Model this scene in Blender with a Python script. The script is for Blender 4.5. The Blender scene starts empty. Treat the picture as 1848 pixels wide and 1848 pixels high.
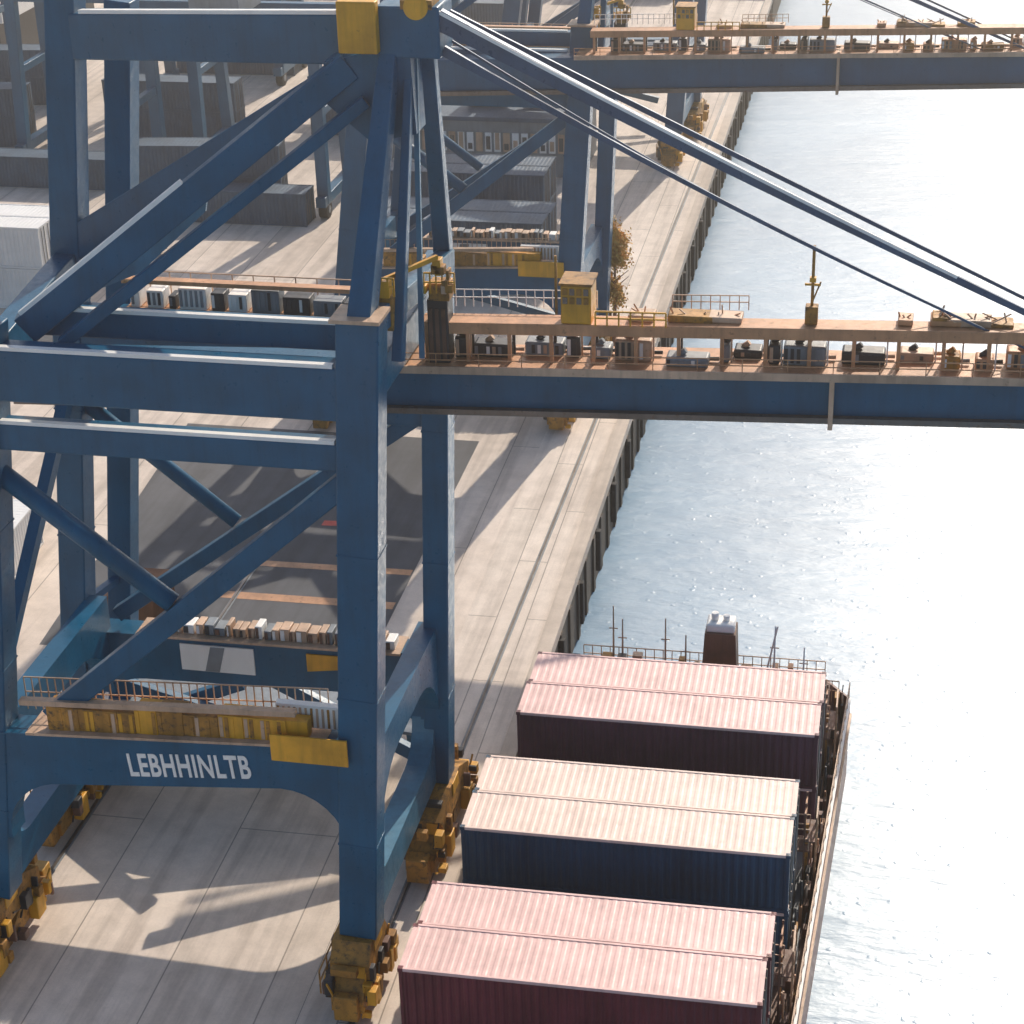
import bpy, bmesh, math, random
from mathutils import Vector, Matrix
random.seed(7)
scn=bpy.context.scene
COL=scn.collection
# ------------------------------------------------------------------ materials
def nodes(name):
    m=bpy.data.materials.new(name); m.use_nodes=True
    nt=m.node_tree; b=nt.nodes["Principled BSDF"]
    return m,nt,b
def N(nt,t,**kw):
    n=nt.nodes.new(t)
    for k,v in kw.items(): setattr(n,k,v)
    return n
def ramp(nt,fac,stops):
    r=N(nt,"ShaderNodeValToRGB")
    while len(r.color_ramp.elements)<len(stops): r.color_ramp.elements.new(0.5)
    for e,(p,c) in zip(r.color_ramp.elements,stops):
        e.position=p; e.color=(*c,1)
    nt.links.new(fac,r.inputs[0]); return r.outputs[0]
def noise(nt,vec,scale,detail=4,rough=.55):
    n=N(nt,"ShaderNodeTexNoise"); n.inputs["Scale"].default_value=scale
    n.inputs["Detail"].default_value=detail; n.inputs["Roughness"].default_value=rough
    nt.links.new(vec,n.inputs["Vector"]); return n.outputs["Fac"]
def mix(nt,f,a,b,mode='MIX'):
    m=N(nt,"ShaderNodeMix",data_type='RGBA',blend_type=mode)
    for s,v in ((0,f),(6,a),(7,b)):
        if hasattr(v,"is_output"): nt.links.new(v,m.inputs[s])
        else: m.inputs[s].default_value = v if s==0 else (*v,1)
    return m.outputs[2]
def paint(name,col,rough=.4,dirt=.35,rust=(.16,.08,.04),rustamt=.12,metal=0.0,scale=1.0,spec=.5):
    m,nt,b=nodes(name)
    geo=N(nt,"ShaderNodeNewGeometry"); v=geo.outputs["Position"]
    n1=noise(nt,v,.6*scale,5); n2=noise(nt,v,4*scale,5,.7)
    mp=N(nt,"ShaderNodeMapping"); mp.inputs["Scale"].default_value=(3,3,.25); nt.links.new(v,mp.inputs["Vector"])
    n3=noise(nt,mp.outputs[0],1.2*scale,4,.6)
    dk=tuple(c*(1-dirt) for c in col); lt=tuple(min(1,c*(1+dirt*.5)+.003) for c in col)
    c1=ramp(nt,n1,[(.3,dk),(.7,lt)])
    str_=ramp(nt,n3,[(.45,(1,1,1)),(.75,(1-dirt,)*3)])
    c2=mix(nt,.8,c1,str_,'MULTIPLY')
    rm=ramp(nt,n2,[(.72-rustamt,(0,0,0)),(.80-rustamt*.5,(1,1,1))])
    c3=mix(nt,rm,c2,rust)
    nt.links.new(c3,b.inputs["Base Color"])
    rr=ramp(nt,n2,[(.3,(max(.05,rough-.1),)*3),(.7,(min(1,rough+.15),)*3)])
    nt.links.new(rr,b.inputs["Roughness"])
    b.inputs["Metallic"].default_value=metal
    b.inputs["Specular IOR Level"].default_value=spec
    bp=N(nt,"ShaderNodeBump"); bp.inputs["Strength"].default_value=.1; bp.inputs["Distance"].default_value=.02
    nt.links.new(n2,bp.inputs["Height"]); nt.links.new(bp.outputs[0],b.inputs["Normal"])
    return m
BLUE=paint("crane_blue_paint",(.0006,.098,.200),.34,.22,rustamt=-.02,spec=.34)
LBLUE=paint("light_blue_paint",(.05,.19,.30),.4,.3,rustamt=.03)
YEL=paint("yellow_ochre_paint",(.76,.37,.02),.45,.35,rustamt=.05)
DYEL=paint("rusty_yellow_paint",(.48,.22,.03),.6,.5,rust=(.06,.04,.03),rustamt=.22)
ORG=paint("orange_deck_paint",(.60,.30,.15),.5,.35,rustamt=.12)
WHT=paint("white_paint",(.88,.86,.82),.4,.07,rustamt=-.06)
GRY=paint("grey_paint",(.22,.25,.28),.5,.3,rustamt=.0)
DRK=paint("dark_steel",(.03,.035,.045),.45,.3,rustamt=.05)
TAN=paint("tan_equipment_paint",(.60,.40,.27),.5,.35,rustamt=.1)
STEEL=paint("rail_steel",(.20,.17,.15),.35,.3,rustamt=.15,metal=.6)
RUB=paint("black_rubber",(.02,.02,.022),.8,.3,rustamt=-.1)
GLS=paint("window_glass",(.03,.05,.07),.08,.1,rustamt=-.2,spec=.9)
ROPE=paint("steel_stay",(.04,.09,.17),.32,.2,rustamt=-.1,metal=.2)
HULLM=paint("hull_maroon_paint",(.22,.10,.09),.5,.4,rustamt=.12)
DECKM=paint("ship_deck_paint",(.20,.10,.07),.6,.5,rustamt=.2)
RED=paint("red_paint",(.65,.06,.04),.5,.2,rustamt=-.1)
def concrete(name,lo,hi,joint=5.0,rough=.8,joint2=30):
    m,nt,b=nodes(name)
    geo=N(nt,"ShaderNodeNewGeometry"); v=geo.outputs["Position"]
    a=noise(nt,v,.06,6,.6); c=noise(nt,v,.8,6,.65); d=noise(nt,v,9,5,.7)
    mp=N(nt,"ShaderNodeMapping"); mp.inputs["Scale"].default_value=(1.2,.06,1); nt.links.new(v,mp.inputs["Vector"])
    e=noise(nt,mp.outputs[0],.9,5,.6)
    base=ramp(nt,a,[(.35,lo),(.65,hi)])
    base=mix(nt,.5,base,ramp(nt,c,[(.3,(.62,.60,.58)),(.62,(1,1,1))]),'MULTIPLY')
    base=mix(nt,.5,base,ramp(nt,e,[(.38,(.52,.50,.49)),(.55,(1,1,1))]),'MULTIPLY')
    base=mix(nt,.25,base,ramp(nt,d,[(.35,(.7,.7,.7)),(.6,(1,1,1))]),'MULTIPLY')
    if joint:
        br=N(nt,"ShaderNodeTexBrick")
        br.inputs["Scale"].default_value=1; br.inputs["Brick Width"].default_value=joint2
        br.inputs["Row Height"].default_value=joint; br.inputs["Mortar Size"].default_value=.03
        br.inputs["Color1"].default_value=(1,1,1,1);br.inputs["Color2"].default_value=(.90,.90,.89,1)
        br.inputs["Mortar"].default_value=(.35,.33,.32,1)
        rot=N(nt,"ShaderNodeMapping"); rot.inputs["Rotation"].default_value=(0,0,math.radians(89)); nt.links.new(v,rot.inputs["Vector"])
        nt.links.new(rot.outputs[0],br.inputs["Vector"])
        base=mix(nt,.85,base,br.outputs["Color"],'MULTIPLY')
    nt.links.new(base,b.inputs["Base Color"]); b.inputs["Roughness"].default_value=rough
    bp=N(nt,"ShaderNodeBump"); bp.inputs["Strength"].default_value=.25; bp.inputs["Distance"].default_value=.02
    nt.links.new(d,bp.inputs["Height"]); nt.links.new(bp.outputs[0],b.inputs["Normal"])
    return m
CONC=concrete("quay_concrete",(.72,.60,.50),(.90,.77,.66),4.2,joint2=26)
APR=concrete("apron_concrete",(.80,.68,.58),(.92,.80,.69),1.5,joint2=12)
ASPH=concrete("asphalt",(.08,.085,.095),(.15,.15,.16),0)
WALLC=concrete("pale_kerb_concrete",(.54,.45,.37),(.72,.61,.51),0)
WALLD=concrete("dark_quay_wall",(.05,.042,.032),(.14,.11,.085),0)  # dark brown tone over the whole quay face
# water
WATER,nt,b=nodes("sea_water")
geo=N(nt,"ShaderNodeNewGeometry"); v=geo.outputs["Position"]
n1=noise(nt,v,.05,4); nt.links.new(ramp(nt,n1,[(.35,(.06,.19,.33)),(.65,(.10,.25,.40))]),b.inputs["Base Color"])
b.inputs["Roughness"].default_value=.365; b.inputs["IOR"].default_value=1.58; b.inputs["Specular IOR Level"].default_value=1.0
mp=N(nt,"ShaderNodeMapping"); mp.inputs["Scale"].default_value=(.45,1.5,1); nt.links.new(v,mp.inputs["Vector"])
w1=noise(nt,mp.outputs[0],1.1,4,.55); w2=noise(nt,mp.outputs[0],.2,2,.5)
wob=noise(nt,v,3.0,2,.5)
vo=N(nt,"ShaderNodeTexVoronoi"); vo.inputs["Scale"].default_value=1.5; nt.links.new(v,vo.inputs["Vector"])
ad=N(nt,"ShaderNodeMath",operation='MULTIPLY_ADD'); nt.links.new(wob,ad.inputs[0]); ad.inputs[1].default_value=.5; nt.links.new(vo.outputs["Distance"],ad.inputs[2])
dots=ramp(nt,ad.outputs[0],[(.26,(1,1,1)),(.44,(0,0,0))])
b1=N(nt,"ShaderNodeBump"); b1.inputs["Strength"].default_value=1; b1.inputs["Distance"].default_value=.16
b2=N(nt,"ShaderNodeBump"); b2.inputs["Strength"].default_value=1; b2.inputs["Distance"].default_value=.05
b3=N(nt,"ShaderNodeBump"); b3.inputs["Strength"].default_value=1; b3.inputs["Distance"].default_value=.010
nt.links.new(w2,b1.inputs["Height"]); nt.links.new(w1,b2.inputs["Height"]); nt.links.new(b1.outputs[0],b2.inputs["Normal"])
nt.links.new(dots,b3.inputs["Height"]); nt.links.new(b2.outputs[0],b3.inputs["Normal"]); nt.links.new(b3.outputs[0],b.inputs["Normal"])
# ------------------------------------------------------------------ mesh builder
class MB:
    def __init__(s): s.bm=bmesh.new(); s.mats=[]
    def mi(s,m):
        if m not in s.mats: s.mats.append(m)
        return s.mats.index(m)
    def beam(s,a,b,w,h,mat,w2=None,h2=None,bev=0.0,up=(0,0,1)):
        a=Vector(a);b=Vector(b);d=(b-a).normalized();u=Vector(up)
        if abs(d.dot(u))>.98: u=Vector((0,1,0))
        sx=d.cross(u).normalized();uy=sx.cross(d)
        w2=w if w2 is None else w2;h2=h if h2 is None else h2
        vs=[]
        for p,ww,hh in ((a,w,h),(b,w2,h2)):
            for i,j in ((-1,-1),(1,-1),(1,1),(-1,1)):
                vs.append(s.bm.verts.new(p+sx*ww/2*i+uy*hh/2*j))
        fs=[s.bm.faces.new([vs[k] for k in q]) for q in ((3,2,1,0),(4,5,6,7),(0,1,5,4),(1,2,6,5),(2,3,7,6),(3,0,4,7))]
        k=s.mi(mat)
        for f in fs: f.material_index=k
        if bev>0:
            ed=list({e for f in fs for e in f.edges})
            r=bmesh.ops.bevel(s.bm,geom=ed,offset=bev,segments=2,affect='EDGES',profile=.6)
            for f in r["faces"]: f.material_index=k; f.smooth=True
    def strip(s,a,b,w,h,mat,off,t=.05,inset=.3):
        """painted sun highlight: thin white strip lying along the front top edge of a beam a->b of size w,h"""
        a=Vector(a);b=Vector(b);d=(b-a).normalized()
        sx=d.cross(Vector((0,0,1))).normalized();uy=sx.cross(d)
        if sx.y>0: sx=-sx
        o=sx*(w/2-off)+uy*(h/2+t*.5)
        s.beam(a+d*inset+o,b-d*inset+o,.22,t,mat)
    def box(s,x0,x1,y0,y1,z0,z1,mat,bev=0.0):
        s.beam(((x0+x1)/2,(y0+y1)/2,z0),((x0+x1)/2,(y0+y1)/2,z1),abs(x1-x0),abs(y1-y0),mat,bev=bev)
    def cyl(s,a,b,r,mat,r2=None,n=16):
        a=Vector(a);b=Vector(b);d=(b-a).normalized();u=Vector((0,0,1)) if abs(d.z)<.9 else Vector((0,1,0))
        x=d.cross(u).normalized();y=x.cross(d);r2=r if r2 is None else r2
        A=[];B=[]
        for i in range(n):
            t=2*math.pi*i/n;o=x*math.cos(t)+y*math.sin(t)
            A.append(s.bm.verts.new(a+o*r));B.append(s.bm.verts.new(b+o*r2))
        k=s.mi(mat);fs=[s.bm.faces.new(A),s.bm.faces.new(B[::-1])]
        for i in range(n):
            f=s.bm.faces.new((A[i],B[i],B[(i+1)%n],A[(i+1)%n]));f.smooth=True;fs.append(f)
        for f in fs:f.material_index=k
    def poly(s,pts,axis,lo,hi,mat):
        def P(p,t):
            return (p[0],t,p[1]) if axis=='y' else ((t,p[0],p[1]) if axis=='x' else (p[0],p[1],t))
        A=[s.bm.verts.new(P(p,lo)) for p in pts];B=[s.bm.verts.new(P(p,hi)) for p in pts]
        k=s.mi(mat);n=len(pts)
        fs=[s.bm.faces.new(A),s.bm.faces.new(B[::-1])]+[s.bm.faces.new((A[i],B[i],B[(i+1)%n],A[(i+1)%n])) for i in range(n)]
        for f in fs:f.material_index=k
    def rail(s,a,b,mat,h=1.1,step=1.2,t=.05):
        a=Vector(a);b=Vector(b);L=(b-a).length;n=max(1,int(L/step))
        for i in range(n+1):
            p=a.lerp(b,i/n);s.beam(p,p+Vector((0,0,h)),t,t,mat)
        for z in (h,h*.55): s.beam(a+Vector((0,0,z)),b+Vector((0,0,z)),t,t,mat)
    def done(s,name,parent=None,origin=None):
        bmesh.ops.recalc_face_normals(s.bm,faces=s.bm.faces)
        me=bpy.data.meshes.new(name); s.bm.to_mesh(me); s.bm.free()
        for m in s.mats: me.materials.append(m)
        o=bpy.data.objects.new(name,me); COL.objects.link(o)
        if parent is not None:
            o.parent=parent; o.matrix_parent_inverse=Matrix.Identity(4)
            o.location=Vector(o.location)-parent_world(parent)
            PW[o.name]=Vector((0,0,0))
        return o
PW={}
def parent_world(p): return PW.get(p.name,Vector((0,0,0)))
def empty(name,loc,label,cat,group=None):
    e=bpy.data.objects.new(name,None); e.location=loc; e.empty_display_size=.5; COL.objects.link(e)
    PW[e.name]=Vector(loc); e["label"]=label; e["category"]=cat
    if group: e["group"]=group
    return e
def tag(o,label,cat,group=None):
    o["label"]=label;o["category"]=cat
    if group:o["group"]=group
    return o
def copy_thing(root,loc,rotz=0,skip=()):
    r=root.copy(); COL.objects.link(r); r.location=loc; r.rotation_euler=(0,0,rotz)
    def rec(src,dst):
        for c in src.children:
            if c.name.split(".")[0] in skip: continue
            k=c.copy(); k.parent=dst; k.matrix_parent_inverse=c.matrix_parent_inverse.copy(); COL.objects.link(k); rec(c,k)
    rec(root,r); return r
# ------------------------------------------------------------------ setting
def qx(y): return -15.95-.0155*(y-60)
def sheet(name,pts,z,mat,kind="structure"):
    bm=bmesh.new(); vs=[bm.verts.new((x,y,z)) for x,y in pts]; f=bm.faces.new(vs)
    f.normal_update()
    if f.normal.z<0: f.normal_flip()
    me=bpy.data.meshes.new(name);bm.to_mesh(me);bm.free();me.materials.append(mat)
    o=bpy.data.objects.new(name,me);COL.objects.link(o);o["kind"]=kind;return o
g=MB(); y0,y1=-60,1500
g.poly([(qx(y0),y0),(qx(y1),y1),(-900,y1),(-900,y0)],'z',-8,0,CONC); o=g.done("ground");o["kind"]="structure"
sheet("water",[(-60,-400),(3000,-400),(3000,5000),(-60,5000)],-3.6,WATER)
sheet("quay_apron",[(qx(20)-4.6,20),(qx(20)-.62,20),(qx(400)-.62,400),(qx(400)-4.6,400)],.004,APR)
m=MB()
m.poly([(qx(20)-.6,20),(qx(20)+.14,20),(qx(400)+.14,400),(qx(400)-.6,400)],'z',-.35,.22,WALLC)
o=m.done("quay_kerb");o["kind"]="structure"
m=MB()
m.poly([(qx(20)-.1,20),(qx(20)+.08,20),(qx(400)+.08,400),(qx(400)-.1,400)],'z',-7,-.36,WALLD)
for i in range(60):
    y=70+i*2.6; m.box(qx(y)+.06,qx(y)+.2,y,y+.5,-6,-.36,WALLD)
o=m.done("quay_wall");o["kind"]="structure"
sheet("asphalt_road",[(-41,77.5),(-24.6,77.5),(-24.9,104),(-43,104)],.004,ASPH)
sheet("yard_road",[(-75,108),(-28,112),(-28.5,119.5),(-80,119)],.004,ASPH)
def line(name,x0,x1,y,w,mat,z=.012):
    return sheet(name,[(x0,y),(x1,y+.2),(x1,y+w+.2),(x0,y+w)],z,mat)
line("road_marking",-35.5,-24.8,83.4,.7,ORG); line("road_marking",-33.8,-24.8,87.0,.6,ORG); line("road_marking",-31,-28.6,92,.6,RED); line("road_marking",-36,-25,80.4,.4,WHT)
for xx in (-18.3,-32.8):
    m=MB()
    m.box(-.13,.13,0,260,.004,.02,GRY); m.box(-.05,.05,0,260,.02,.1,STEEL)
    o=m.done("crane_rail"); o.location=(xx,20,0); o.rotation_euler=(0,0,.004); o["kind"]="structure"
fb=MB()
fb.box(.0,.3,-.22,.22,-2.9,-.5,RUB,bev=.06)
for z in (-1.0,-2.4): fb.cyl((.1,-.3,z),(.1,.3,z),.1,RUB)
f0=fb.done("rubber_fender"); tag(f0,"black rubber fender bolted to the concrete quay wall","fender","fenders along the quay wall")
for i in range(20):
    y=77+i*5.9; k=f0 if i==0 else f0.copy()
    if i: COL.objects.link(k)
    k.location=(qx(y)+.08,y,0)
# ------------------------------------------------------------------ crane
CY0,CY1,CYM=55.4,65.4,60.4
CO=Vector((-18.5,60.4,0))
def SF(z):return Vector((-18.5+.062*z,CY0,z))
def SR(z):return Vector((-17.95+.04*z,CY1,z))
def LF(z):return Vector((-32.8+.125*z,CY0,z))
def LR(z):return Vector((-33.7+.112*z,CY1,z))
crane=empty("gantry_crane",CO,"blue ship-to-shore gantry crane standing on quay rails","crane","blue gantry cranes along the quay")
def part(m,n): return m.done(n,crane)
rb=random.Random(77)
for fn,zt,w,K in ((SF,26.7,1.38,.52),(SR,25.2,1.0,.95),(LF,25.9,1.3,1),(LR,35.4,1.1,1)):
    m=MB(); m.beam(fn(3.0),fn(zt),1.15,w,BLUE,bev=.06,up=(1,0,0))
    for z in (7,13,18.5): m.beam(fn(z),fn(z+.06),1.18,w+.03,BLUE,up=(1,0,0))
    part(m,"leg")
    m=MB(); x=fn(0).x; y=fn(0).y; s=1 if y>60 else -1
    m.poly([(y-.8,3.0),(y+.8,3.0),(y+2.4*K,2.3),(y+2.4*K,1.7),(y-2.4*K,1.7),(y-2.4*K,2.3)],'x',x-.7,x+.75,DYEL)
    m.box(x-.74,x+.79,y-.5,y+.5,2.4,2.98,YEL,bev=.03)
    for dy in (-1.75*K,1.75*K):
        m.poly([(y+dy-.4*K,1.8),(y+dy+.4*K,1.8),(y+dy+1.6*K,1.1),(y+dy+1.6*K,.55),(y+dy-1.6*K,.55),(y+dy-1.6*K,1.1)],'x',x-.6,x+.6,DYEL)
        m.box(x-.95,x-.6,y+dy-.5*K,y+dy+.5*K,.6,1.7,DRK,bev=.04); m.box(x+.6,x+1.0,y+dy-.35*K,y+dy+.35*K,.5,1.5,YEL,bev=.04); m.cyl((x-1.05,y+dy,1.15),(x-.6,y+dy,1.15),.34,YEL)
    for k in range(32):
        yy=y+rb.uniform(-3.4,3.0)*K; sx=rb.choice((-1,1)); x0=x+sx*rb.uniform(.5,.75)
        z0=rb.uniform(.3,1.7); m.box(min(x0,x0+sx*.33),max(x0,x0+sx*.33),yy,yy+rb.uniform(.12,.5),z0,z0+rb.uniform(.2,.8),rb.choice([YEL,DYEL,DRK,DRK,DYEL,YEL,DECKM]),bev=.03)
        m.beam((x0,yy,z0),(x0+sx*.1,yy+rb.uniform(-.8,.8)*K,z0+rb.uniform(-.2,.8)),.06,.06,rb.choice([DRK,YEL]))
        if k<8: m.box(x+rb.uniform(-.6,.2),x+rb.uniform(.25,.6),yy,yy+.3,1.9+rb.random()*.3,2.35+rb.random()*.5,rb.choice([DRK,DYEL,YEL]),bev=.02)
    m.box(x-.45,x+.45,y-3.9*K,y-3.2*K,.35,1.4,DYEL,bev=.05); m.box(x-.45,x+.45,y+3.2*K,y+3.9*K,.35,1.4,YEL,bev=.05)
    m.cyl((x-.8,y-1.2*K,1.9),(x-.8,y+1.2*K,2.3),.12,DRK); m.rail((x-.95,y-3.4*K,1.3),(x-.95,y+3.4*K,1.3),DYEL,1.0,.8,.05)
    m.box(x-.5,x-.1,y-2.42*K,y-2.36*K,1.8,2.2,DRK); m.box(x+.1,x+.6,y-2.44*K,y-2.38*K,1.75,2.25,YEL)
    bg=part(m,"bogie")
    for dy in ((-2.6,-.9,.9,2.6) if K>.6 else (-1.4,-.45,.45,1.4)):
        w_=MB(); w_.cyl((x-.17,y+dy,.45),(x+.17,y+dy,.45),.36,DRK,n=24); w_.cyl((x-.26,y+dy,.45),(x+.26,y+dy,.45),.12,STEEL)
        w_.done("wheel",bg)
for a,b_ in ((SF,SR),(LF,LR)):
    m=MB(); x=a(3.7).x; r=1.5; yl,yr=CY0+.6,CY1-.5
    pts=[(yl-.1,3.1),(yr+.1,3.1),(yr+.1,6.2)]+[(yr-r+r*math.cos(-math.pi/2*i/8),6.0+r*math.sin(-math.pi/2*i/8)) for i in range(9)]+[(yl+r-r*math.cos(math.pi/2*(1-i/8)),6.0-r*math.sin(math.pi/2*(1-i/8))) for i in range(9)]+[(yl-.1,6.2)]
    m.poly(pts,'x',x-.45,x+.45,LBLUE if a is SF else BLUE); part(m,"sill_beam")  # seaside beam's sunlit look put into a lighter blue
    m=MB(); m.beam(a(24.2),b_(24.2),.8,1.3,BLUE,bev=.05); part(m,"end_beam")
    m=MB(); x=a(9).x; r=2.9; zt,zb=10.2,8.8
    pts=[(yl-.4,zt),(yr+.4,zt),(yr+.4,zb-r),(yr,zb-r)]+[(yr-r+r*math.cos(math.pi/2*i/8),zb-r+r*math.sin(math.pi/2*i/8)) for i in range(9)]+[(yl+r-r*math.cos(math.pi/2*(1-i/8)),zb-r+r*math.sin(math.pi/2*(1-i/8))) for i in range(9)]+[(yl,zb-r),(yl-.4,zb-r)]
    m.poly(pts,'x',x-.4,x+.4,BLUE); part(m,"end_beam")
m=MB(); m.beam(LF(11.2),LR(20),.45,.45,BLUE); part(m,"brace")
def portal(Lf,Sf,y,zl,zr,H,th,r=2.1):
    xl=Lf(zl-H).x+.5;xr=Sf(zr-H).x-.5; zbl=zl-H;zbr=zr-H
    pts=[(xl-.6,zl),(xr+.6,zr),(xr+.6,zbr-r-.3),(xr-.02,zbr-r-.3)]
    for i in range(9):
        t=math.pi/2*i/8; pts.append((xr-r+r*math.cos(t),zbr-r+r*math.sin(t)))
    for i in range(9):
        t=math.pi/2*(1-i/8); pts.append((xl+r-r*math.cos(t),zbl-r+r*math.sin(t)))
    pts+= [(xl+.02,zbl-r-.3),(xl-.6,zbl-r-.3)]
    m=MB(); m.poly(pts,'y',y-th/2,y+th/2,BLUE)
    m.beam((xl,y,zl+.04),(xr,y,zr+.04),th+.16,.07,BLUE)
    return part(m,"portal_beam")
portal(LF,SF,CY0,10.35,11.1,1.95,1.05,2.3)
portal(LR,SR,CY1,8.7,8.9,2.0,.95,2.6)
# low bracing and a slab added behind the rear legs to shade the ground
m=MB(); m.beam(SR(2.6)+Vector((0,1.0,0)),Vector((-25.6,CY1+1.0,6.6)),.4,.55,BLUE,bev=.04); part(m,"brace")
m=MB(); m.beam(LR(5.8)+Vector((0,1.0,0)),Vector((-21.0,CY1+1.0,2.6)),.4,.6,BLUE,bev=.04); part(m,"brace")
m=MB(); m.beam(LR(2.6)+Vector((0,1.6,0)),Vector((-26.5,CY1+1.6,5.6)),.4,.55,BLUE,bev=.04); part(m,"brace")
m=MB()
pts=[(-33.0+i*.72,67.2+.5*math.cos(i*.45)-.7*math.sin(i*.2)) for i in range(20)]+[(-19.0,70.2),(-21.5,72.6),(-26.0,74.0),(-33.0,73.6)]
m.poly(pts,'z',3.5,3.65,GRY)
for x,y in ((-32.4,69.0),(-32.2,73),(-25.2,73.4),(-25.5,68.8),(-20.2,69.6)): m.beam((x,y,0),(x,y,3.5),.25,.25,BLUE)
part(m,"shade_slab")
def cross(Lf,Sf,z0,z1,w,mat=BLUE,n="cross_beam",streak=True):
    m=MB(); zc=(z0+z1)/2; m.beam(Lf(zc),Sf(zc),w,z1-z0,mat,bev=.07); part(m,n)
    if streak:
        m=MB(); m.strip(Lf(zc),Sf(zc),w,z1-z0,WHT,.1,.13,.75); part(m,"sun_streak")  # white strip paints a sun highlight on the beam's top edge
RD=-2.1
cross(LF,SF,23.3,25.1,1.0); cross(LF,SF,21.5,22.45,.8); cross(LR,SR,23.0+RD,24.7+RD,1.0,streak=False); cross(LR,SR,18.6,19.3,.6)
a=LF(25.3)+Vector((1,1.9,0));b_=SF(25.3)+Vector((0,1.9,0))
m=MB(); m.beam(a,b_,.7,.9,BLUE,bev=.06); part(m,"cross_beam")
m=MB(); m.strip(a,b_,.7,.9,WHT,.08,.13,1.2); part(m,"sun_streak")
m=MB(); m.beam(SF(21.2)+Vector((-.3,0,0)),Vector((-29.2,CY0,11.0)),.6,.75,BLUE,bev=.05); part(m,"brace")
m=MB(); m.cyl(LF(20.8),Vector((-24.2,CY0+.1,15.9)),.36,BLUE); part(m,"brace")
m=MB(); m.beam(SR(19.5),Vector((-30.9,CY1,9.4)),.5,.6,BLUE,bev=.05); part(m,"brace")
m=MB(); m.cyl(LR(19.0),Vector((-25.5,CY1+.1,13.9)),.3,BLUE); part(m,"brace")
# girder / boom
XE=7.8
def BZ(x): return .55+.031*(x+17)
m=MB(); m.beam((-31,CYM,21.85+BZ(-31)),(XE,CYM+.5,21.85+BZ(XE)),1.35,1.72,BLUE,bev=.06)
m.beam((-2.62,CYM+.1,20.9+BZ(-2.6)),(-2.62,CYM+.1,22.85+BZ(-2.6)),1.75,.15,TAN,up=(1,0,0))
for s in (-.86,.86): m.beam((-31,CYM+s,21.15+BZ(-31)),(XE,CYM+.5+s,21.15+BZ(XE)),.25,.2,STEEL)
part(m,"boom")
m=MB()
def bx(x,y,z): return (x,CYM+y+.012*(x+17),z+BZ(x))
m.beam(bx(-17,-.1,22.82),bx(XE,-.1,22.82),2.3,.14,ORG)
m.beam(bx(-16.2,-.2,24.1),bx(XE,-.2,24.05),.9,.4,ORG,bev=.03)
for i in range(17):
    x=-16+i*1.4; m.beam(bx(x,-.5,22.8),bx(x,-.5,24.0),.12,.12,ORG); m.beam(bx(x,.2,22.8),bx(x,.2,24.0),.1,.1,DRK)
m.beam(bx(-17,-1.27,22.86),bx(XE,-1.27,22.86),.08,.26,TAN)
part(m,"walkway")
for a,b_,mt,h,st in (((-16.2,.9,24.3),(-10.5,.9,24.3),WHT,.6,.3),((-8,.9,24.3),(-5.5,.9,24.3),TAN,.5,.3),((-17,-1.15,22.9),(7.5,-1.15,22.9),ORG,.5,1.4)):
    m=MB(); m.rail(bx(*a),bx(*b_),mt,h,st,.03); part(m,"railing")
rnd=random.Random(3)
x=-15.8
while x<7:
    w=rnd.uniform(.2,1.4);h=rnd.uniform(.3,.75)
    m=MB(); mt=rnd.choice([DRK,DRK,GRY,DRK,TAN,DRK,GRY] if x<-2 else [TAN,ORG,ORG,DRK,DYEL,DRK])
    yy=rnd.uniform(-.4,.5); z=22.9+BZ(x); Y=CYM+yy+.012*(x+17)
    m.box(x,x+w,Y-.35,Y+.35,z,z+h,mt,bev=.08)
    for k in range(int(w/.2)): m.box(x+.04+k*.2,x+.15+k*.2,Y-.38,Y-.34,z+.1,z+h-.08,rnd.choice([GRY,DRK,mt,mt,TAN,DRK,WHT]))
    if rnd.random()<.6: m.beam((x+w+.05,Y-.2,z),(x+w+.05,Y-.2,z+1.2),.05,.05,rnd.choice([TAN,ORG,WHT]))
    m.cyl((x,Y+.2,z+.1),(x+w+.3,Y+.2,z+.15),.07,rnd.choice([DRK,TAN,GRY]),n=8); m.cyl((x+w*.3,Y,z+h-.02),(x+w*.3+.2,Y,z+h+.15),.1,rnd.choice([DRK,TAN,mt]),n=10)
    part(m,"equipment_cabinet"); x+=w+rnd.uniform(.05,.6)
rnd=random.Random(11)
for i in range(12):
    x=rnd.uniform(-1,6.5) if i>2 else -9.3+i*1.3
    w=rnd.uniform(.3,1.5);h=rnd.uniform(.1,.3); z=24.3+BZ(x); Y=CYM+.012*(x+17)
    m=MB(); m.box(x,x+w,Y-.3,Y+.45,z,z+h,rnd.choice([ORG,TAN,DYEL]),bev=.04)
    for k in range(3): m.beam((x+w*rnd.random(),Y+rnd.uniform(-.3,.3),z),(x+w*rnd.random(),Y,z+h+rnd.uniform(.05,.35)),.04,.04,rnd.choice([TAN,ORG]))
    part(m,"equipment_box")
q=BZ(-11)
m=MB(); m.box(-11.45,-10.45,CYM-.55,CYM+.55,24.3+q,25.6+q,YEL,bev=.05); m.box(-11.5,-10.4,CYM-.6,CYM+.6,25.62+q,25.7+q,DYEL)
m.beam((-11.6,CYM-.5,24.6+q),(-11.6,CYM-.5,26.6+q),.08,.08,DYEL);m.rail((-10.3,CYM-.6,24.3+q),(-8,CYM-.6,24.35+q),YEL,.5,.35,.05)
c=part(m,"trolley_cab")
m=MB()
for i in range(4):
    for j in range(2): m.box(-11.38+i*.23,-11.22+i*.23,CYM-.58,CYM-.545,25.0+q+j*.3,25.22+q+j*.3,DYEL if (i+j)%2 else GLS)
m.done("window",c)
q=BZ(-3.4)
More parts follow.
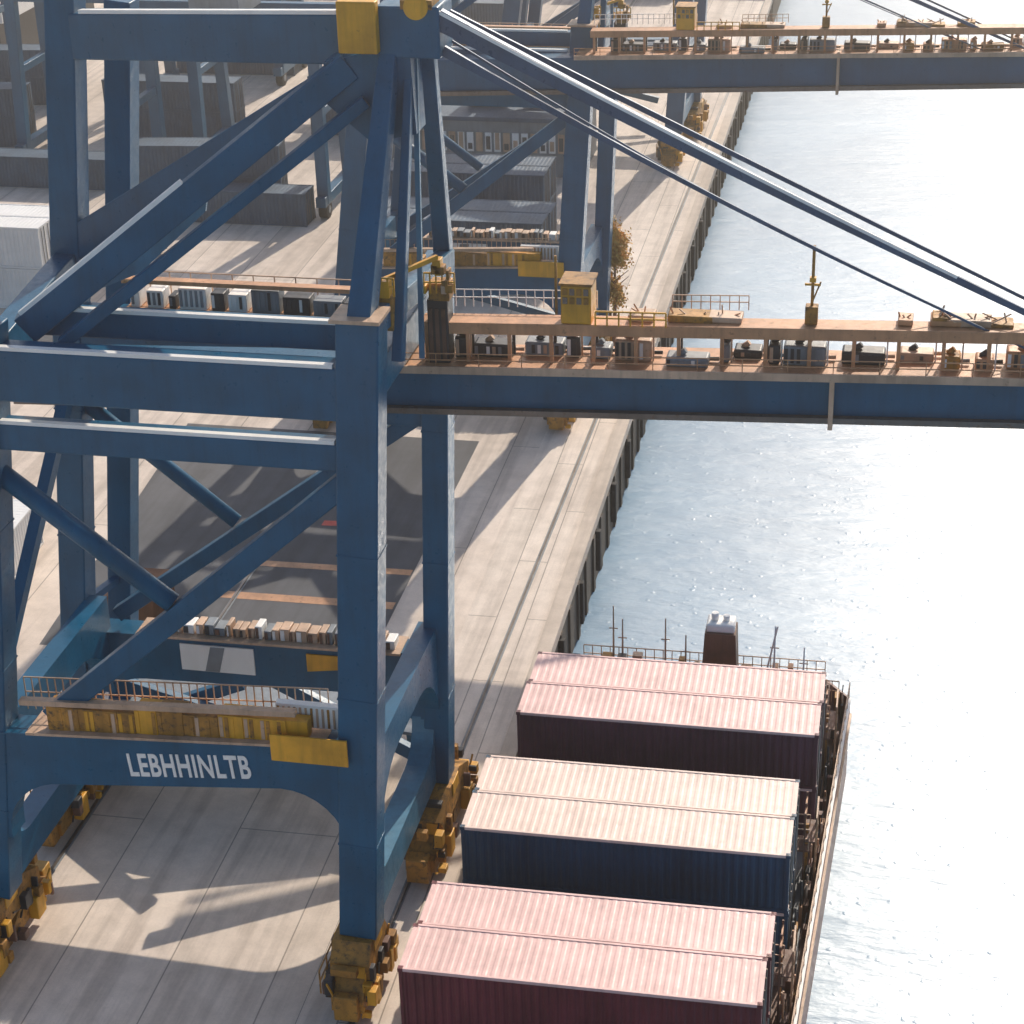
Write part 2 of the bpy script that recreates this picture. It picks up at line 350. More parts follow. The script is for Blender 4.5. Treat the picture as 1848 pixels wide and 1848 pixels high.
m=MB(); m.cyl((-3.4,CYM,24.2+q),(-3.4,CYM,26.9+q),.05,DYEL); m.beam((-3.65,CYM,25.6+q),(-3.15,CYM,25.6+q),.07,.07,YEL); m.box(-3.6,-3.2,CYM-.2,CYM+.2,24.3+q,24.9+q,DYEL,bev=.03); m.box(-3.5,-3.3,CYM-.1,CYM+.1,25.7+q,25.85+q,YEL)
m.beam((-3.4,CYM,25.0+q),(-3.15,CYM,25.7+q),.05,.05,DYEL); part(m,"signal_mast")
# apex
m=MB(); m.box(-17.0,-15.0,59.4,61.2,33.7,35.3,BLUE,bev=.08)
m.poly([(-18.8,33.5),(-16.0,34.2),(-15.9,31.3),(-17.4,31.0),(-18.8,32.2)],'y',59.5,60.7,BLUE)
part(m,"mast_head")
m=MB(); m.cyl((-15.7,59.3,35.3),(-15.7,60.5,35.3),.38,YEL,n=24); m.box(-16.2,-15.2,59.4,60.4,35.2,35.5,DYEL); part(m,"sheave_block")
m=MB(); m.box(-18.15,-16.9,59.05,59.45,33.9,35.5,YEL,bev=.04); part(m,"yellow_panel")
m=MB(); m.beam(SF(26.4),(-16.7,59.9,34.0),.95,.75,BLUE,.7,.55,bev=.05,up=(1,0,0)); part(m,"mast_leg")
m=MB(); m.beam((-16.2,57.0,24.6),(-16.1,60.0,34.0),.5,.35,BLUE,.35,.25,bev=.04,up=(1,0,0)); part(m,"mast_leg")
m=MB(); m.beam(SR(25.0)+Vector((.25,0,0)),(-15.8,60.9,34.0),.6,.62,BLUE,.5,.5,bev=.05,up=(1,0,0)); part(m,"mast_leg")
m=MB(); m.beam((-15.9,58.8,24),(-16.0,60.2,34.0),.15,.16,LBLUE,up=(1,0,0)); part(m,"mast_rod")
m=MB(); m.beam((-16.7,55.9,26.3),(-16.5,65.0,25.2),.6,.8,BLUE,bev=.04); part(m,"mast_tie")
a=LR(33.0)+Vector((.3,0,-.2));b_=Vector((-17.6,60.9,34.0))
m=MB(); m.beam(a,b_,1.0,1.6,BLUE,bev=.07); part(m,"upper_beam")
m=MB(); m.strip(a,b_,1.0,1.6,WHT,.1,.13,.9); part(m,"sun_streak")
a=Vector((-18.0,59.7,33.4));b_=Vector((-28.7,56.6,25.2))
m=MB(); m.beam(a,b_,.6,.9,BLUE,.6,1.0,bev=.05); part(m,"backstay")
m=MB(); m.strip(a.lerp(b_,.45),b_,.6,.95,WHT,.12,.14,.3); part(m,"sun_streak")
m=MB(); m.beam((-17.4,59.2,32.4),(-27.2,56.0,25.0),.35,.4,BLUE,bev=.03); part(m,"backstay")
m=MB(); m.beam((-18.0,60.8,33.2),LR(24.9),.6,.8,BLUE,.6,1.2,bev=.05); part(m,"backstay")
m=MB(); m.poly([(-30.9,23.2),(-24.6,28.6),(-24.9,27.0),(-27.6,24.6)],'y',63.9,64.05,LBLUE); part(m,"gusset_plate")
def stay(a,b,w,w2,sag,n=14,name="forestay",wr=.5,pw=.7,hl=0):
    m=MB(); a=Vector(a);b=Vector(b); P=[a.lerp(b,i/n)-Vector((0,0,sag*math.sin(math.pi*i/n))) for i in range(n+1)]
    for i in range(n):
        t=(i/n)**pw;t2=((i+1)/n)**pw
        m.beam(P[i],P[i+1],(w+(w2-w)*t)*wr,w+(w2-w)*t,ROPE,(w+(w2-w)*t2)*wr,w+(w2-w)*t2)
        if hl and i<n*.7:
            o=Vector((0,-(w+(w2-w)*t)*wr*.5,(w+(w2-w)*t)*.42)); o2=Vector((0,-(w+(w2-w)*t2)*wr*.5,(w+(w2-w)*t2)*.42)); m.beam(P[i]+o,P[i+1]+o2,.08,.1,WHT)  # white line painted as sun highlight along the stay
    part(m,name)
stay((-15.1,59.7,34.9),(7.5,60.2,24.1),.62,.13,.15,hl=1)
stay((-15.1,61.0,34.8),(7.5,61.2,24.1),.24,.08,.0)
stay((-15.0,59.8,33.9),(6.2,60.2,23.6),.32,.05,.35,pw=.45)
stay((-15.0,61.0,33.9),(5.7,61.0,23.6),.08,.04,.6)
m=MB(); T=lambda z:Vector((-33.0+.118*z,68.4,z)); m.beam(T(0),T(33.4),1.0,1.0,BLUE,bev=.05,up=(1,0,0))
for z in (9.5,20,24,32.5): m.beam(T(z),LR(z),.3,.3,BLUE)
part(m,"lift_shaft")
# equipment on portal beam
rnd=random.Random(5)
def pz(x): return 10.35+.054*(x+31.4)+.08
m=MB(); m.beam((-30,CY0+.15,pz(-30)+.03),(-19.0,CY0+.15,pz(-19)+.03),1.7,.1,TAN); part(m,"walkway")
m=MB(); m.rail((-30.6,CY0+.9,pz(-30.6)+.06),(-19.2,CY0+.9,pz(-19.2)+.06),TAN,1.35,.3,.04); part(m,"railing")
x=-29.2
while x<-21.6:
    w=rnd.uniform(.5,1.6); h=rnd.uniform(.85,1.0) ; z=pz(x)+.1
    m=MB(); m.box(x,x+w,CY0-.45,CY0+.35,z,z+h,[DYEL,YEL,DYEL,TAN][rnd.randrange(4)] if x<-24 else YEL,bev=.02)
    for k in range(int(w/.2)):
        if rnd.random()<.55: m.box(x+.04+k*.2,x+.17+k*.2,CY0-.47,CY0-.44,z+.05,z+h-.06,rnd.choice([DYEL,YEL,DYEL,TAN]))
    part(m,"yellow_cabinet"); x+=w+.01
m=MB(); m.beam((-30.2,CY0-.3,pz(-30)+1.15),(-20.0,CY0-.3,pz(-20)+1.15),.3,.2,TAN); part(m,"cable_tray")
m=MB(); m.box(-20.85,-18.1,CY0-.82,CY0-.74,10.5,11.55,YEL,bev=.02); part(m,"yellow_panel")
m=MB(); m.box(-20.9,-18.6,CY0+.2,CY0+.5,11.3,12.2,WHT,bev=.02); m.box(-20.6,-19.6,CY0-.4,CY0+.1,11.2,11.9,YEL,bev=.03)
for i in range(11): m.box(-20.85+i*.2,-20.77+i*.2,CY0+.17,CY0+.2,11.35,12.1,TAN if i%3 else DYEL)
part(m,"louvre_box")
PD=-1.65
m=MB(); m.box(-28.2,-25.1,CY1-.55,CY1-.48,9.0+PD,10.2+PD,WHT); m.poly([(-27.2,9.02+PD),(-26.6,9.02+PD),(-26.3,10.15+PD),(-26.9,10.15+PD)],'y',CY1-.57,CY1-.551,GRY); part(m,"white_board")
m=MB(); m.poly([(-22.9,9.4+PD),(-21.5,9.6+PD),(-21.4,10.2+PD),(-22.9,10.2+PD)],'y',CY1-.56,CY1-.49,YEL); part(m,"yellow_sign")
m=MB(); m.beam((-30,CY1,10.5+PD),(-19,CY1,10.6+PD),1.4,.1,TAN); part(m,"walkway")
x=-29
while x<-19.5:
    w=rnd.uniform(.12,.45); m=MB(); h=rnd.uniform(.35,.6); m.box(x,x+w,CY1-.4,CY1+.3,10.6+PD,10.6+h+PD,rnd.choice([WHT,TAN,TAN,GRY,TAN]),bev=.03); m.box(x+.03,x+w*.5,CY1-.43,CY1-.39,10.65+PD,10.55+h+PD,rnd.choice([DRK,DECKM,WHT])); part(m,"equipment_cabinet"); x+=w+rnd.uniform(.02,.1)
m=MB(); m.beam((-28.8,CY1,24.85+RD),(-17.6,CY1,24.85+RD),1.5,.12,ORG); m.beam((-28.8,CY1-.4,26.0+RD),(-17.8,CY1-.4,26.0+RD),.4,.16,ORG); part(m,"walkway")
m=MB(); m.rail((-29,CY1+.6,24.9+RD),(-17.6,CY1+.6,24.9+RD),TAN,1.1,.8,.04); part(m,"railing")
x=-28.6
while x<-18.5:
    w=rnd.uniform(.2,1.1); m=MB(); h=rnd.uniform(.4,.9); m.box(x,x+w,CY1-.4,CY1+.3,24.92+RD,24.92+h+RD,rnd.choice([WHT,GRY,DRK,WHT,GRY]),bev=.04)
    for k in range(int(w/.2)): m.box(x+.04+k*.2,x+.14+k*.2,CY1-.43,CY1-.39,25.05+RD,24.85+h+RD,rnd.choice([GRY,WHT,GRY,DRK]))
    part(m,"equipment_cabinet"); x+=w+rnd.uniform(.05,.3)
m=MB(); m.box(-17.2,-16.3,57.0,57.9,25.6,26.8,DYEL,bev=.05); m.box(-17.1,-16.8,56.9,57.0,26.8,27.5,YEL); m.box(-16.7,-16.35,56.9,57.3,26.75,27.3,YEL)
m.beam((-16.9,57.2,27.1),(-15.4,59.4,27.3),.12,.15,YEL); m.box(-15.8,-15.1,59.6,60.3,25.7,26.3,DYEL,bev=.05)
for k in range(10):
    xx=rnd.uniform(-16.2,-15.0); zz=rnd.uniform(26.0,27.0); m.box(xx,xx+rnd.uniform(.1,.3),59.4,59.8,zz,zz+rnd.uniform(.1,.35),rnd.choice([YEL,DYEL,TAN]),bev=.02)
part(m,"hoist_machinery")
for a,b_,h in (((-15.9,59.5,26.0),(-14.9,59.6,26.0),.7),((-17.2,56.95,26.8),(-16.2,56.95,26.8),.6)):
    m=MB(); m.rail(a,b_,YEL,h,.2,.05); part(m,"railing")
m=MB(); m.box(-15.9,-15.2,59.7,60.5,23.4,25.7,DRK,bev=.05)
for i in range(3): m.box(-15.85+i*.22,-15.72+i*.22,59.66,59.71,23.6,25.4,DECKM)
part(m,"machinery_house")
m=MB(); m.box(-17.7,-16.1,54.7,56.1,26.68,26.8,TAN); part(m,"leg_platform")
# lettering
cu=bpy.data.curves.new("lettering","FONT"); cu.body="LEBHHINLTB"; cu.size=1.3; cu.extrude=.012; cu.offset=.03; cu.space_character=1.08
to=bpy.data.objects.new("tmp",cu); COL.objects.link(to); bpy.context.view_layer.update()
me=bpy.data.meshes.new_from_object(to.evaluated_get(bpy.context.evaluated_depsgraph_get())); bpy.data.objects.remove(to)
me.materials.clear(); me.materials.append(WHT)
w=max(v.co.x for v in me.vertices)-min(v.co.x for v in me.vertices); sc=4.55/w
for v in me.vertices: v.co.x*=sc
lo=bpy.data.objects.new("lettering",me); COL.objects.link(lo); lo.parent=crane
lo.rotation_euler=(math.radians(90),-.085,0); lo.location=Vector((-26.3,CY0-.545,9.1))-CO
crane2=copy_thing(crane,(-20.6,112.6,0),skip=("lettering","shade_slab")); crane2["label"]="blue gantry crane standing further along the sunlit quay"; crane2.scale=(.975,1,.89)
for c in crane2.children:
    if c.type!='MESH': continue
    xs=[v.co.x for v in c.data.vertices];ys=[v.co.y for v in c.data.vertices];zs=[v.co.z for v in c.data.vertices]
    if min(ys)>58.6 and max(ys)<62.6 and min(zs)>19.5 and max(xs)>-14.6:
        c.location.y-=6.3; c.location.z+=1.9
        if c.name.startswith("boom"): c.scale=(1,1,1.3); c.location.z-=.3*22.6+.25
crane3=copy_thing(crane,(-21.2,166,0),skip=("boom","walkway","railing","equipment_cabinet","equipment_box","trolley_cab","signal_mast","forestay","yellow_cabinet","lettering","yellow_panel","cable_tray","louvre_box","shade_slab")); crane3["label"]="distant blue gantry crane at the far quay"; crane3.scale=(1.05,1,.9)
# ------------------------------------------------------------------ container
def container(cside,croof,L=12.19,W=2.44,H=2.6):
    m=MB(); p=.305; d=.045
    def corr(x0,x1):
        pts=[];x=x0
        while x<x1-.01:
            pts+=[(x,0),(x+p*.32,0),(x+p*.5,-d),(x+p*.82,-d)]; x+=p
        return [q for q in pts if q[0]<x1]+[(x1,0)]
    k=m.mi(cside);kr=m.mi(croof)
    for y,sg in ((.03,1),(W-.03,-1)):
        prev=None
        for (x,dd) in corr(.12,L-.12):
            a=m.bm.verts.new((x,y-dd*sg,.16));b=m.bm.verts.new((x,y-dd*sg,H-.1))
            if prev: f=m.bm.faces.new((prev[0],a,b,prev[1]));f.material_index=k
            prev=(a,b)
    prev=None
    for (x,dd) in corr(.12,L-.12):
        a=m.bm.verts.new((x,.06,H-.01+dd*.22));b=m.bm.verts.new((x,W-.06,H-.01+dd*.22))
        if prev: f=m.bm.faces.new((prev[0],a,b,prev[1]));f.material_index=kr
        prev=(a,b)
    m.box(.02,.06,.08,W-.08,.1,H-.05,cside); m.box(.08,L-.06,.1,W-.1,.02,.14,DRK)
    for y in (.05,W-.05):
        for z,mt in ((.09,cside),(H-.05,croof)): m.beam((.05,y,z),(L-.05,y,z),.1,.12,mt)
        for x in (.06,L-.06): m.beam((x,y,.05),(x,y,H-.05),.13,.11,cside,up=(1,0,0))
    for x in (.06,L-.06):
        for z,mt in ((.09,cside),(H-.06,croof)): m.beam((x,.1,z),(x,W-.1,z),.12,.12,mt)
        for y in (.08,W-.08):
            for z in (.07,H-.06): m.beam((x-.09,y,z),(x+.09,y,z),.17,.14,cside)
    return m
def door(cside,L=12.19,W=2.44,H=2.6):
    m=MB(); m.box(L-.05,L+.0,.12,W/2-.01,.16,H-.14,cside); m.box(L-.05,L+.0,W/2+.01,W-.12,.16,H-.14,cside)
    for y in (.45,.9,1.54,1.99): m.cyl((L+.03,y,.1),(L+.03,y,H-.1),.025,STEEL,n=8)
    return m
PINK=paint("glare_pink_roof_paint",(.84,.55,.51),.5,.18,rust=(.5,.30,.26),rustamt=.05)  # pale pink has the sun glare on maroon roofs put into it
CREAM=paint("glare_cream_roof_paint",(.87,.67,.58),.5,.16,rust=(.55,.38,.3),rustamt=.04)  # cream roof colour with sun glare painted in
MAR=paint("maroon_container_paint",(.17,.025,.04),.5,.35,rustamt=.02)
MAR2=paint("dark_maroon_container_paint",(.11,.026,.055),.5,.35,rustamt=.02)
NAVY=paint("navy_container_paint",(.005,.07,.14),.45,.3,rustamt=.02)
SLATE=paint("slate_container_paint",(.05,.10,.16),.6,.3,rustamt=.04)
RUSTC=paint("rust_orange_container_paint",(.30,.12,.05),.6,.35,rustamt=.1)
protos={}
def put(kind,cs,cr,loc,rz,label,group="shipping containers stacked on the ship",sc=(1,1,1)):
    if kind not in protos:
        e=bpy.data.objects.new("shipping_container",None); COL.objects.link(e); PW[e.name]=Vector((0,0,0))
        container(cs,cr).done("body",e); door(cs).done("door",e); protos[kind]=e; r=e
    else: r=copy_thing(protos[kind],(0,0,0))
    r.location=loc; r.rotation_euler=(0,0,rz); r.scale=sc; r["label"]=label; r["category"]="container"; r["group"]=group
    return r
# ------------------------------------------------------------------ ship
SH=.02; SO=Vector((-15.72,51.0,0))
ca,sa=math.cos(SH),math.sin(SH)
def S(x,y,z=0): return Vector((SO.x+x*ca-y*sa,SO.y+x*sa+y*ca,z))
bays=[(0.1,0,"pink",MAR,PINK,"maroon container with glare-pale pink roof on the ship"),(8.35,.4,"navy",NAVY,CREAM,"navy container with cream roof on the ship"),(16.5,1.0,"dark",MAR2,PINK,"dark maroon container with pale pink roof aboard ship")]
jit=random.Random(4)
for y,xo,k,cs,cr,lb in bays:
    for row in range(2):
        for tier in range(2):
            put(k,cs,cr,S(xo+row*.08+jit.uniform(-.04,.04),y+row*2.46,-.22+tier*2.61),SH+jit.uniform(-.002,.002),lb)
ship=bpy.data.objects.new("container_ship",None); COL.objects.link(ship); ship.location=S(6,14,-3.6); ship.rotation_euler=(0,0,SH)
tag(ship,"maroon container ship moored alongside the concrete quay","ship")
def spart(m,n,par=None):
    bmesh.ops.recalc_face_normals(m.bm,faces=m.bm.faces)
    bmesh.ops.translate(m.bm,verts=m.bm.verts,vec=(-6,-14,3.6))
    me=bpy.data.meshes.new(n); m.bm.to_mesh(me); m.bm.free()
    for q in m.mats: me.materials.append(q)
    o=bpy.data.objects.new(n,me);COL.objects.link(o);o.parent=par or ship;return o
def h0(y): return -.12+.035*max(y,0)
def h1(y): return 12.95+.052*y
HY0,HY1=-22,28.2
m=MB()
def ring(i,top=0):
    return [(h0(HY0)+i,HY0),(h1(HY0)-i,HY0),(h1(HY1-1.5)-i,HY1-1.5),(h1(HY1)-1.2-i,HY1-i),(h0(HY1)+1.0+i,HY1-i),(h0(HY1-1.5)+i,HY1-1.5),(h0(0)+i,0)]
out=ring(0);inn=ring(.1)
m.poly(out,'z',-5.5,-.45,HULLM)
for i in range(7):
    j=(i+1)%7
    m.poly([out[i],out[j],inn[j],inn[i]],'z',-.45,.55,HULLM)
m.beam((h1(HY0)+.05,HY0,-.35),(h1(HY1-1.5)+.05,HY1-1.5,-.35),.1,.2,TAN); m.beam((h1(HY0)-.05,HY0,.58),(h1(HY1-1.5)-.05,HY1-1.5,.58),.16,.06,WHT)
spart(m,"hull")
m=MB(); m.poly(ring(.12)[0:3]+[(h1(26.4)-.12,26.4),(h0(26.4)+.12,26.4),(h0(0)+.12,0)],'z',-.449,-.42,DECKM); m.box(.5,12.2,-4,7.4,-.42,-.26,GRY); m.box(1.1,13.0,7.8,21.7,-.42,-.26,GRY)
spart(m,"deck")
rnd=random.Random(21)
for y,xo in ((5.9,.1),(14.1,.6),(22.3,1.0)):
    m=MB()
    m.box(.1+xo,12.6+xo,y-.5,y+.5,1.4,1.48,DECKM)
    for i in range(12): m.beam((.2+xo+i*1.11,y,-.4),(.2+xo+i*1.11,y,2.4),.12,.12,DYEL if i%3 else TAN)
    m.rail((.1+xo,y-.5,1.48),(12.5+xo,y-.5,1.48),TAN,1.0,.5,.04); m.rail((.1+xo,y+.5,1.48),(12.5+xo,y+.5,1.48),TAN,1.0,.5,.04)
    X0=h1(y)-.75;X1=h1(y)-.3
    for z in (.3,.8,2.0,2.6,3.1):
        m.beam((X0,y-.6,z),(X0,y+.9,z),.06,.06,ORG); m.beam((X1,y-.6,z),(X1,y+.9,z),.06,.06,TAN)
    for yy in (-.6,.1,.9):
        m.beam((X0,y+yy,-.4),(X0,y+yy,3.3),.07,.07,DECKM); m.beam((X1,y+yy,-.4),(X1,y+yy,3.1),.07,.07,ORG)
    m.beam((X1,y-.6,.3),(X1,y+.9,2.6),.05,.05,TAN); m.box(X0,X1,y-.6,y+.9,1.95,2.0,DECKM)
    spart(m,"lashing_bridge")
for i in range(52):
    y=-5+i*.62; m=MB(); w=rnd.uniform(.1,.3);l=rnd.uniform(.2,.7);h=rnd.uniform(.3,1.2);x=h1(y)-rnd.uniform(.25,.65)-w*.5
    m.box(x,x+w,y,y+l,-.42,-.42+h,rnd.choice([TAN,DECKM,DYEL,ORG,DRK,DECKM,HULLM]),bev=.02)
    if rnd.random()<.6: m.cyl((x+w/2,y+l/2,-.45+h),(x+w/2,y+l/2,h+rnd.uniform(.1,1.2)-.4),.04,rnd.choice([TAN,ORG,DRK]),n=8)
    m.beam((x,y+.02,-.2),(x+w*.5,y+l+.5,.1+rnd.uniform(0,1)),.05,.05,DRK)
    spart(m,"deck_fitting")
for i in range(14):
    y=-1+i*1.9; m=MB(); x=h0(y)+.12
    m.beam((x,y,.5),(x,y,1.2+rnd.random()),.06,.06,TAN); m.box(x-.05,x+.25,y,y+rnd.uniform(.2,.6),.5,.75+rnd.random()*.4,rnd.choice([TAN,DYEL,ORG]),bev=.02)
    spart(m,"deck_fitting")
for a,b_,h,st in (((h1(HY0)-.06,HY0,.58),(h1(26.6)-.06,26.6,.58),.85,.9),((h0(22)+.1,22,.55),(h0(26.6)+.1,26.6,.55),.9,.8),((h0(HY1)+1.1,HY1-.05,.55),(h1(HY1)-1.3,HY1-.05,.55),.95,.4),((h0(26)+.3,HY1-2.2,.7),(h1(26)-.5,HY1-2.2,.7),1.1,.3)):
    m=MB(); m.rail(a,b_,TAN if st!=.3 else ORG,h,st,.04); spart(m,"railing")
m=MB(); m.box(1.3,13.4,23.2,27.2,-.42,1.0,DECKM,bev=.06); m.box(2,12,23.6,26.8,1.0,1.2,ORG)
for i in range(16): m.box(1.7+i*.7,1.9+i*.7+rnd.random()*.3,26.2,26.6,1.0,1.6+rnd.random()*.7,rnd.choice([ORG,TAN,DYEL,DRK]))
spart(m,"stern_house")
fx=1.0
m=MB(); m.poly([(6.7+fx,1.0),(8.4+fx,1.0),(8.25+fx,4.6),(6.9+fx,4.6)],'y',24.6,25.8,DECKM); m.box(6.95+fx,8.2+fx,24.7,25.7,4.6,5.0,WHT,bev=.1); m.cyl((7.3+fx,25.2,4.98),(7.3+fx,25.2,5.35),.16,WHT); m.cyl((7.8+fx,25.2,4.98),(7.8+fx,25.2,5.25),.14,WHT); spart(m,"funnel")
for x,y,h in ((2.6,26.5,4.6),(5.0,26.2,4.3),(9.9,26.0,4.4),(3.0,26.6,3.9),(5.9,26.4,3.4),(11.2,26.2,3.3)):
    x+=fx
    m=MB(); m.cyl((x,y,.9),(x,y,h),.06,TAN if x<10 else WHT,.03,n=8); m.beam((x-.2,y,h*.75),(x+.2,y,h*.75),.04,.04,TAN)
    if 10<x<11: m.beam((x-.5,y,1.1),(x+.1,y,h),.08,.08,WHT)
    spart(m,"mast")
# ------------------------------------------------------------------ yard
def yard(kind,cs,cr,x,y,z,rz,lb,sc=(1,1,1)): put(kind,cs,cr,(x,y,z),rz,lb,"shipping containers standing in the yard",sc)
for x,y,n_ in ((-38.0,128.5,2),(-37.9,131.0,2),(-40,139.5,2),(-40,142.0,2)):
    for t in range(n_): yard("slate",SLATE,SLATE,x,y,t*2.61,.0,"slate blue container standing on the concrete yard")
for y in (121,123.5):
    for t in (0,1): yard("white",WHT,WHT,-71.6,y,t*3.0,.0,"white container stacked two high in the yard",(1,1,1.15))
yard("white",WHT,WHT,-44.6,75.5,0,1.62,"white container standing alone beside the road")
yard("rust",RUSTC,RUSTC,-35.6,79.2,0,1.6,"short rusty container beside the yard road",(.25,1,.8))
for i in range(4):
    for t in range(rnd.choice([1,2,2])): yard("rust",RUSTC,CREAM,-54+13*(i%3)-(i//3)*20,224+rnd.choice([0,3]),t*2.61,0,"rusty orange container in a distant stack")
for i,(x,y,n_) in enumerate(((-92,172,2),(-55,196,2),(-59,141,1),(-62,143.5,2),(-72,163,2),(-54,166,2),(-54,168.6,1),(-78,148,1),(-74,186,3),(-90,158,2))):
    for t in range(n_): yard("slate",SLATE,SLATE,x,y,t*2.61,.1 if i%3==0 else 0,"slate blue container standing on the concrete yard")
yg=empty("yard_gantry",(0,0,0),"blue rubber-tyred yard gantry standing on pale concrete","crane","blue yard gantries behind the quay")
for x in (-8,8):
    for y in (-3.5,3.5):
        m=MB(); m.beam((x,y,1.2),(x*.97,y*.8,14),.9,.9,BLUE,bev=.05); m.done("leg",yg)
        m=MB(); m.cyl((x-.35,y,.7),(x+.35,y,.7),.7,RUB,n=20); m.cyl((x-.4,y,.7),(x+.4,y,.7),.3,GRY); m.done("wheel",yg)
    m=MB(); m.beam((x,-4.6,1.5),(x,4.6,1.5),.8,.8,BLUE,bev=.05); m.done("sill_beam",yg)
    m=MB(); m.beam((x*.97,-2.8,8),(x*.97,2.8,8),.5,.6,BLUE,bev=.04); m.done("tie_beam",yg)
for y in (-2.8,2.8):
    m=MB(); m.beam((-9.5,y,14.5),(9.5,y,14.5),.8,1.5,BLUE,bev=.06); m.done("girder",yg)
m=MB(); m.box(-2,2,-2.6,2.6,15.2,16.6,GRY,bev=.06); m.box(-1,1,-1,1,16.6,17.2,WHT,bev=.05); m.done("trolley",yg)
yg.location=(-68,158,0)
for l in ((-54,186,0),(-54,147,0),(-80,176,0)): copy_thing(yg,l)
tb=empty("terminal_building",(0,0,0),"low grey terminal building with pale window row","building")
m=MB(); m.box(-44,-28,156,164,0,4.6,GRY,bev=.05); m.done("wall",tb)
m=MB(); m.box(-44.4,-27.6,155.6,164.4,4.6,4.95,SLATE,bev=.04); m.box(-38,-34.6,158.5,161,4.95,6.4,WHT,bev=.5); m.box(-33,-31,159,162,4.95,5.7,GRY,bev=.04); m.done("roof",tb)
for i in range(20):
    m=MB(); m.box(-43.5+i*.76,-43.5+i*.76+.55,155.9,155.98,2.0,3.6,WHT if i%3 else TAN,bev=.01); m.box(-43.4+i*.76,-43.4+i*.76+.35,155.86,155.895,2.2,2.7+.3*(i%4),TAN if i%2 else GLS); m.done("window",tb)
wb=empty("warehouse",(0,0,0),"white port warehouse with small dark windows","building")
m=MB(); m.box(-125,-92,186,212,4.5,13,WHT,bev=.05); m.box(-124,-93,187,211,0,4.5,DRK); m.done("wall",wb)
m=MB(); m.box(-125.5,-91.5,185.5,212.5,13,13.5,WHT); m.done("roof",wb)
for i in range(13):
    m=MB(); m.box(-124+i*2.3,-123+i*2.3,185.9,185.98,9,11,DRK); m.done("window",wb)
def van(x,y,rz,col,lb):
    e=empty("parked_van",(0,0,0),lb,"van","vans parked on the yard")
    m=MB(); m.poly([(-2.6,.4),(2.5,.4),(2.6,1.0),(1.8,1.25),(1.2,2.1),(-2.5,2.2),(-2.6,1.9)],'y',-.95,.95,col); m.done("body",e)
    m=MB(); m.poly([(1.86,1.25),(1.28,2.0),(1.24,1.98),(1.8,1.24)],'y',-.85,.85,GLS); m.box(.2,1.1,-.97,.97,1.3,1.85,GLS); m.done("window",e)
    for wx in (-1.6,1.6):
        for wy in (-.85,.85):
            m=MB(); m.cyl((wx,wy-.12,.35),(wx,wy+.12,.35),.35,RUB); m.done("wheel",e)
    e.location=(x,y,0); e.rotation_euler=(0,0,rz)
van(-41,172,.2,WHT,"white delivery van parked behind the terminal building"); van(-58,133,.6,GRY,"grey van parked on the concrete yard")
tr=empty("small_tree",(0,0,0),"small golden autumn tree standing on the quay","tree")
m=MB(); m.cyl((0,0,0),(.1,0,3.0),.14,DECKM,.1); m.cyl((.1,0,2.9),(.05,.1,5.6),.1,DECKM,.03)
rt=random.Random(9)
for i in range(12):
    t=rt.uniform(0,6.28);z=rt.uniform(2.2,5.2);m.cyl((.08,0,z),(.08+math.cos(t)*.8,math.sin(t)*.8,z+.6),.04,DECKM,.015,n=6)
m.done("trunk",tr)
LEAF=paint("golden_leaves",(.80,.46,.10),.7,.35,rust=(.45,.28,.06),rustamt=.15)
m=MB();k=m.mi(LEAF)
for i in range(5200):
    c=rt.randrange(20); rr=random.Random(c*7+1); t=rr.uniform(0,6.28);cz=rr.uniform(2.8,6.2);R_=rr.uniform(.1,1.0)*(1-abs(cz-4.6)/2.6)
    cp=Vector((math.cos(t)*R_,math.sin(t)*R_,cz)); p=cp+Vector((rt.gauss(0,.24),rt.gauss(0,.24),rt.gauss(0,.26)))
    a=Vector((rt.uniform(-1,1),rt.uniform(-1,1),rt.uniform(-1,1))).normalized()*.085; b_=a.cross(Vector((rt.uniform(-1,1),rt.uniform(-1,1),1))).normalized()*.07
    f=m.bm.faces.new([m.bm.verts.new(p+q) for q in (a,b_,-a,-b_)]);f.material_index=k
m.done("crown",tr); tr.location=(-19.3,119,0); tr.scale=(1.1,1.1,1.3)
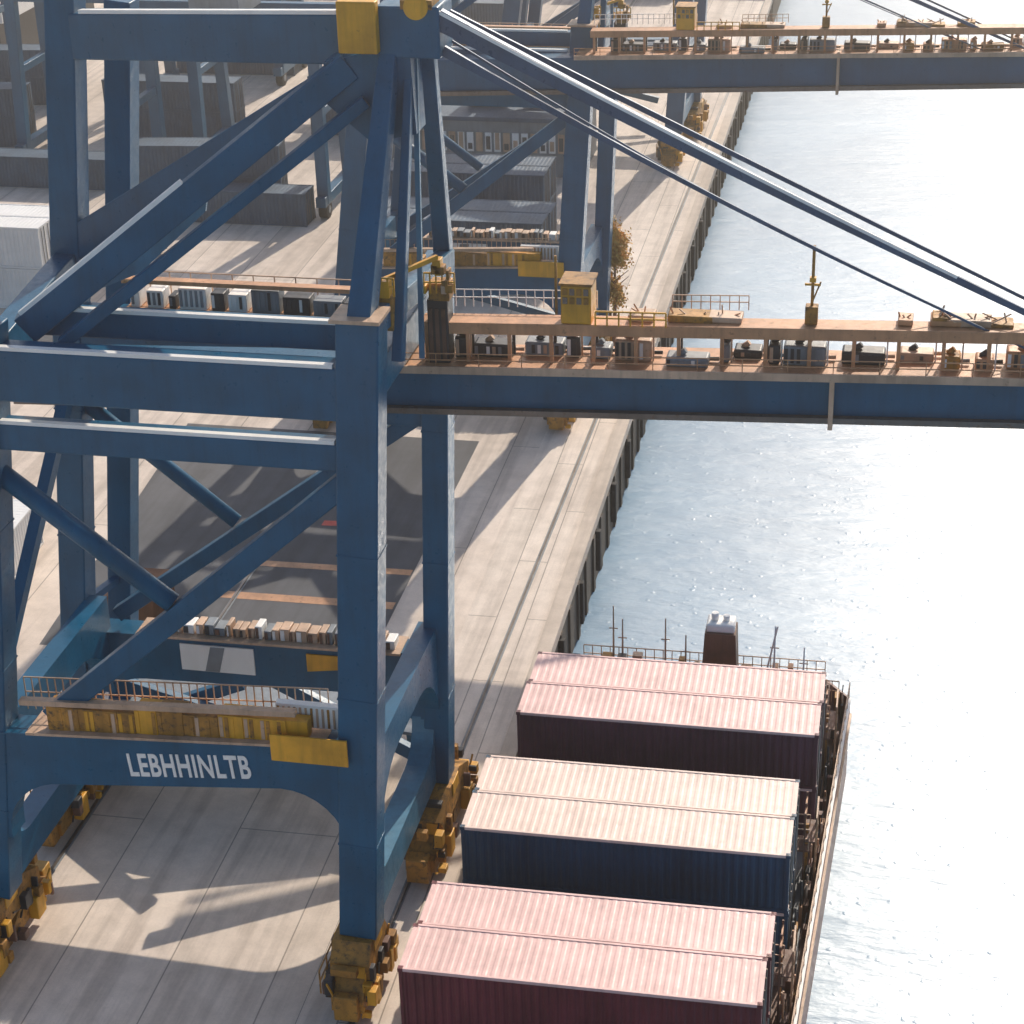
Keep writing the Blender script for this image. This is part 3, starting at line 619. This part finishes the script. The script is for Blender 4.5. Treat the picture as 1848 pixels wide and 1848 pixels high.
# ------------------------------------------------------------------ haze: thin sea air around the whole harbour
HZ=bpy.data.materials.new("harbour_haze");HZ.use_nodes=True;hn=HZ.node_tree;hn.nodes.clear()
ho=hn.nodes.new("ShaderNodeOutputMaterial");vs_=hn.nodes.new("ShaderNodeVolumeScatter")
vs_.inputs["Color"].default_value=(1,.91,.80,1);vs_.inputs["Density"].default_value=.0014;vs_.inputs["Anisotropy"].default_value=.80
hn.links.new(vs_.outputs[0],ho.inputs["Volume"])
m=MB(); m.box(-500,500,-30,800,-9,70,HZ); o=m.done("haze");o["kind"]="structure"
# ------------------------------------------------------------------ light
E=math.radians(34);AZ=math.radians(11.5)
sd=Vector((math.sin(AZ)*math.cos(E),math.cos(AZ)*math.cos(E),math.sin(E)))
L=bpy.data.lights.new("sun","SUN");L.energy=5;L.angle=math.radians(.5);L.color=(1,.87,.71)
lo_=bpy.data.objects.new("sun",L);COL.objects.link(lo_);lo_.rotation_euler=(-sd).to_track_quat('-Z','Y').to_euler()
W=bpy.data.worlds.new("World");scn.world=W;W.use_nodes=True;wn=W.node_tree
sk=wn.nodes.new("ShaderNodeTexSky");sk.sky_type='NISHITA';sk.sun_disc=False;sk.sun_elevation=E;sk.sun_rotation=AZ;sk.dust_density=2.0
wn.links.new(sk.outputs[0],wn.nodes["Background"].inputs[0]);wn.nodes["Background"].inputs[1].default_value=.15
# ------------------------------------------------------------------ camera
f=3600.;th=math.radians(26.5);ph=math.radians(12.5);ro=.03
F=Vector((-math.sin(ph)*math.cos(th),math.cos(ph)*math.cos(th),-math.sin(th)))
R0=F.cross(Vector((0,0,1))).normalized();U0=R0.cross(F)
R=R0*math.cos(ro)-U0*math.sin(ro);U=U0*math.cos(ro)+R0*math.sin(ro)
cam=bpy.data.cameras.new("camera");cam.sensor_width=36;cam.lens=36*f/1848;cam.clip_start=1;cam.clip_end=8000
co=bpy.data.objects.new("camera",cam);COL.objects.link(co)
M=Matrix((R,U,-F)).transposed().to_4x4();M.translation=Vector((0,0,48.6));co.matrix_world=M
scn.camera=co
scn.view_settings.view_transform='Standard'
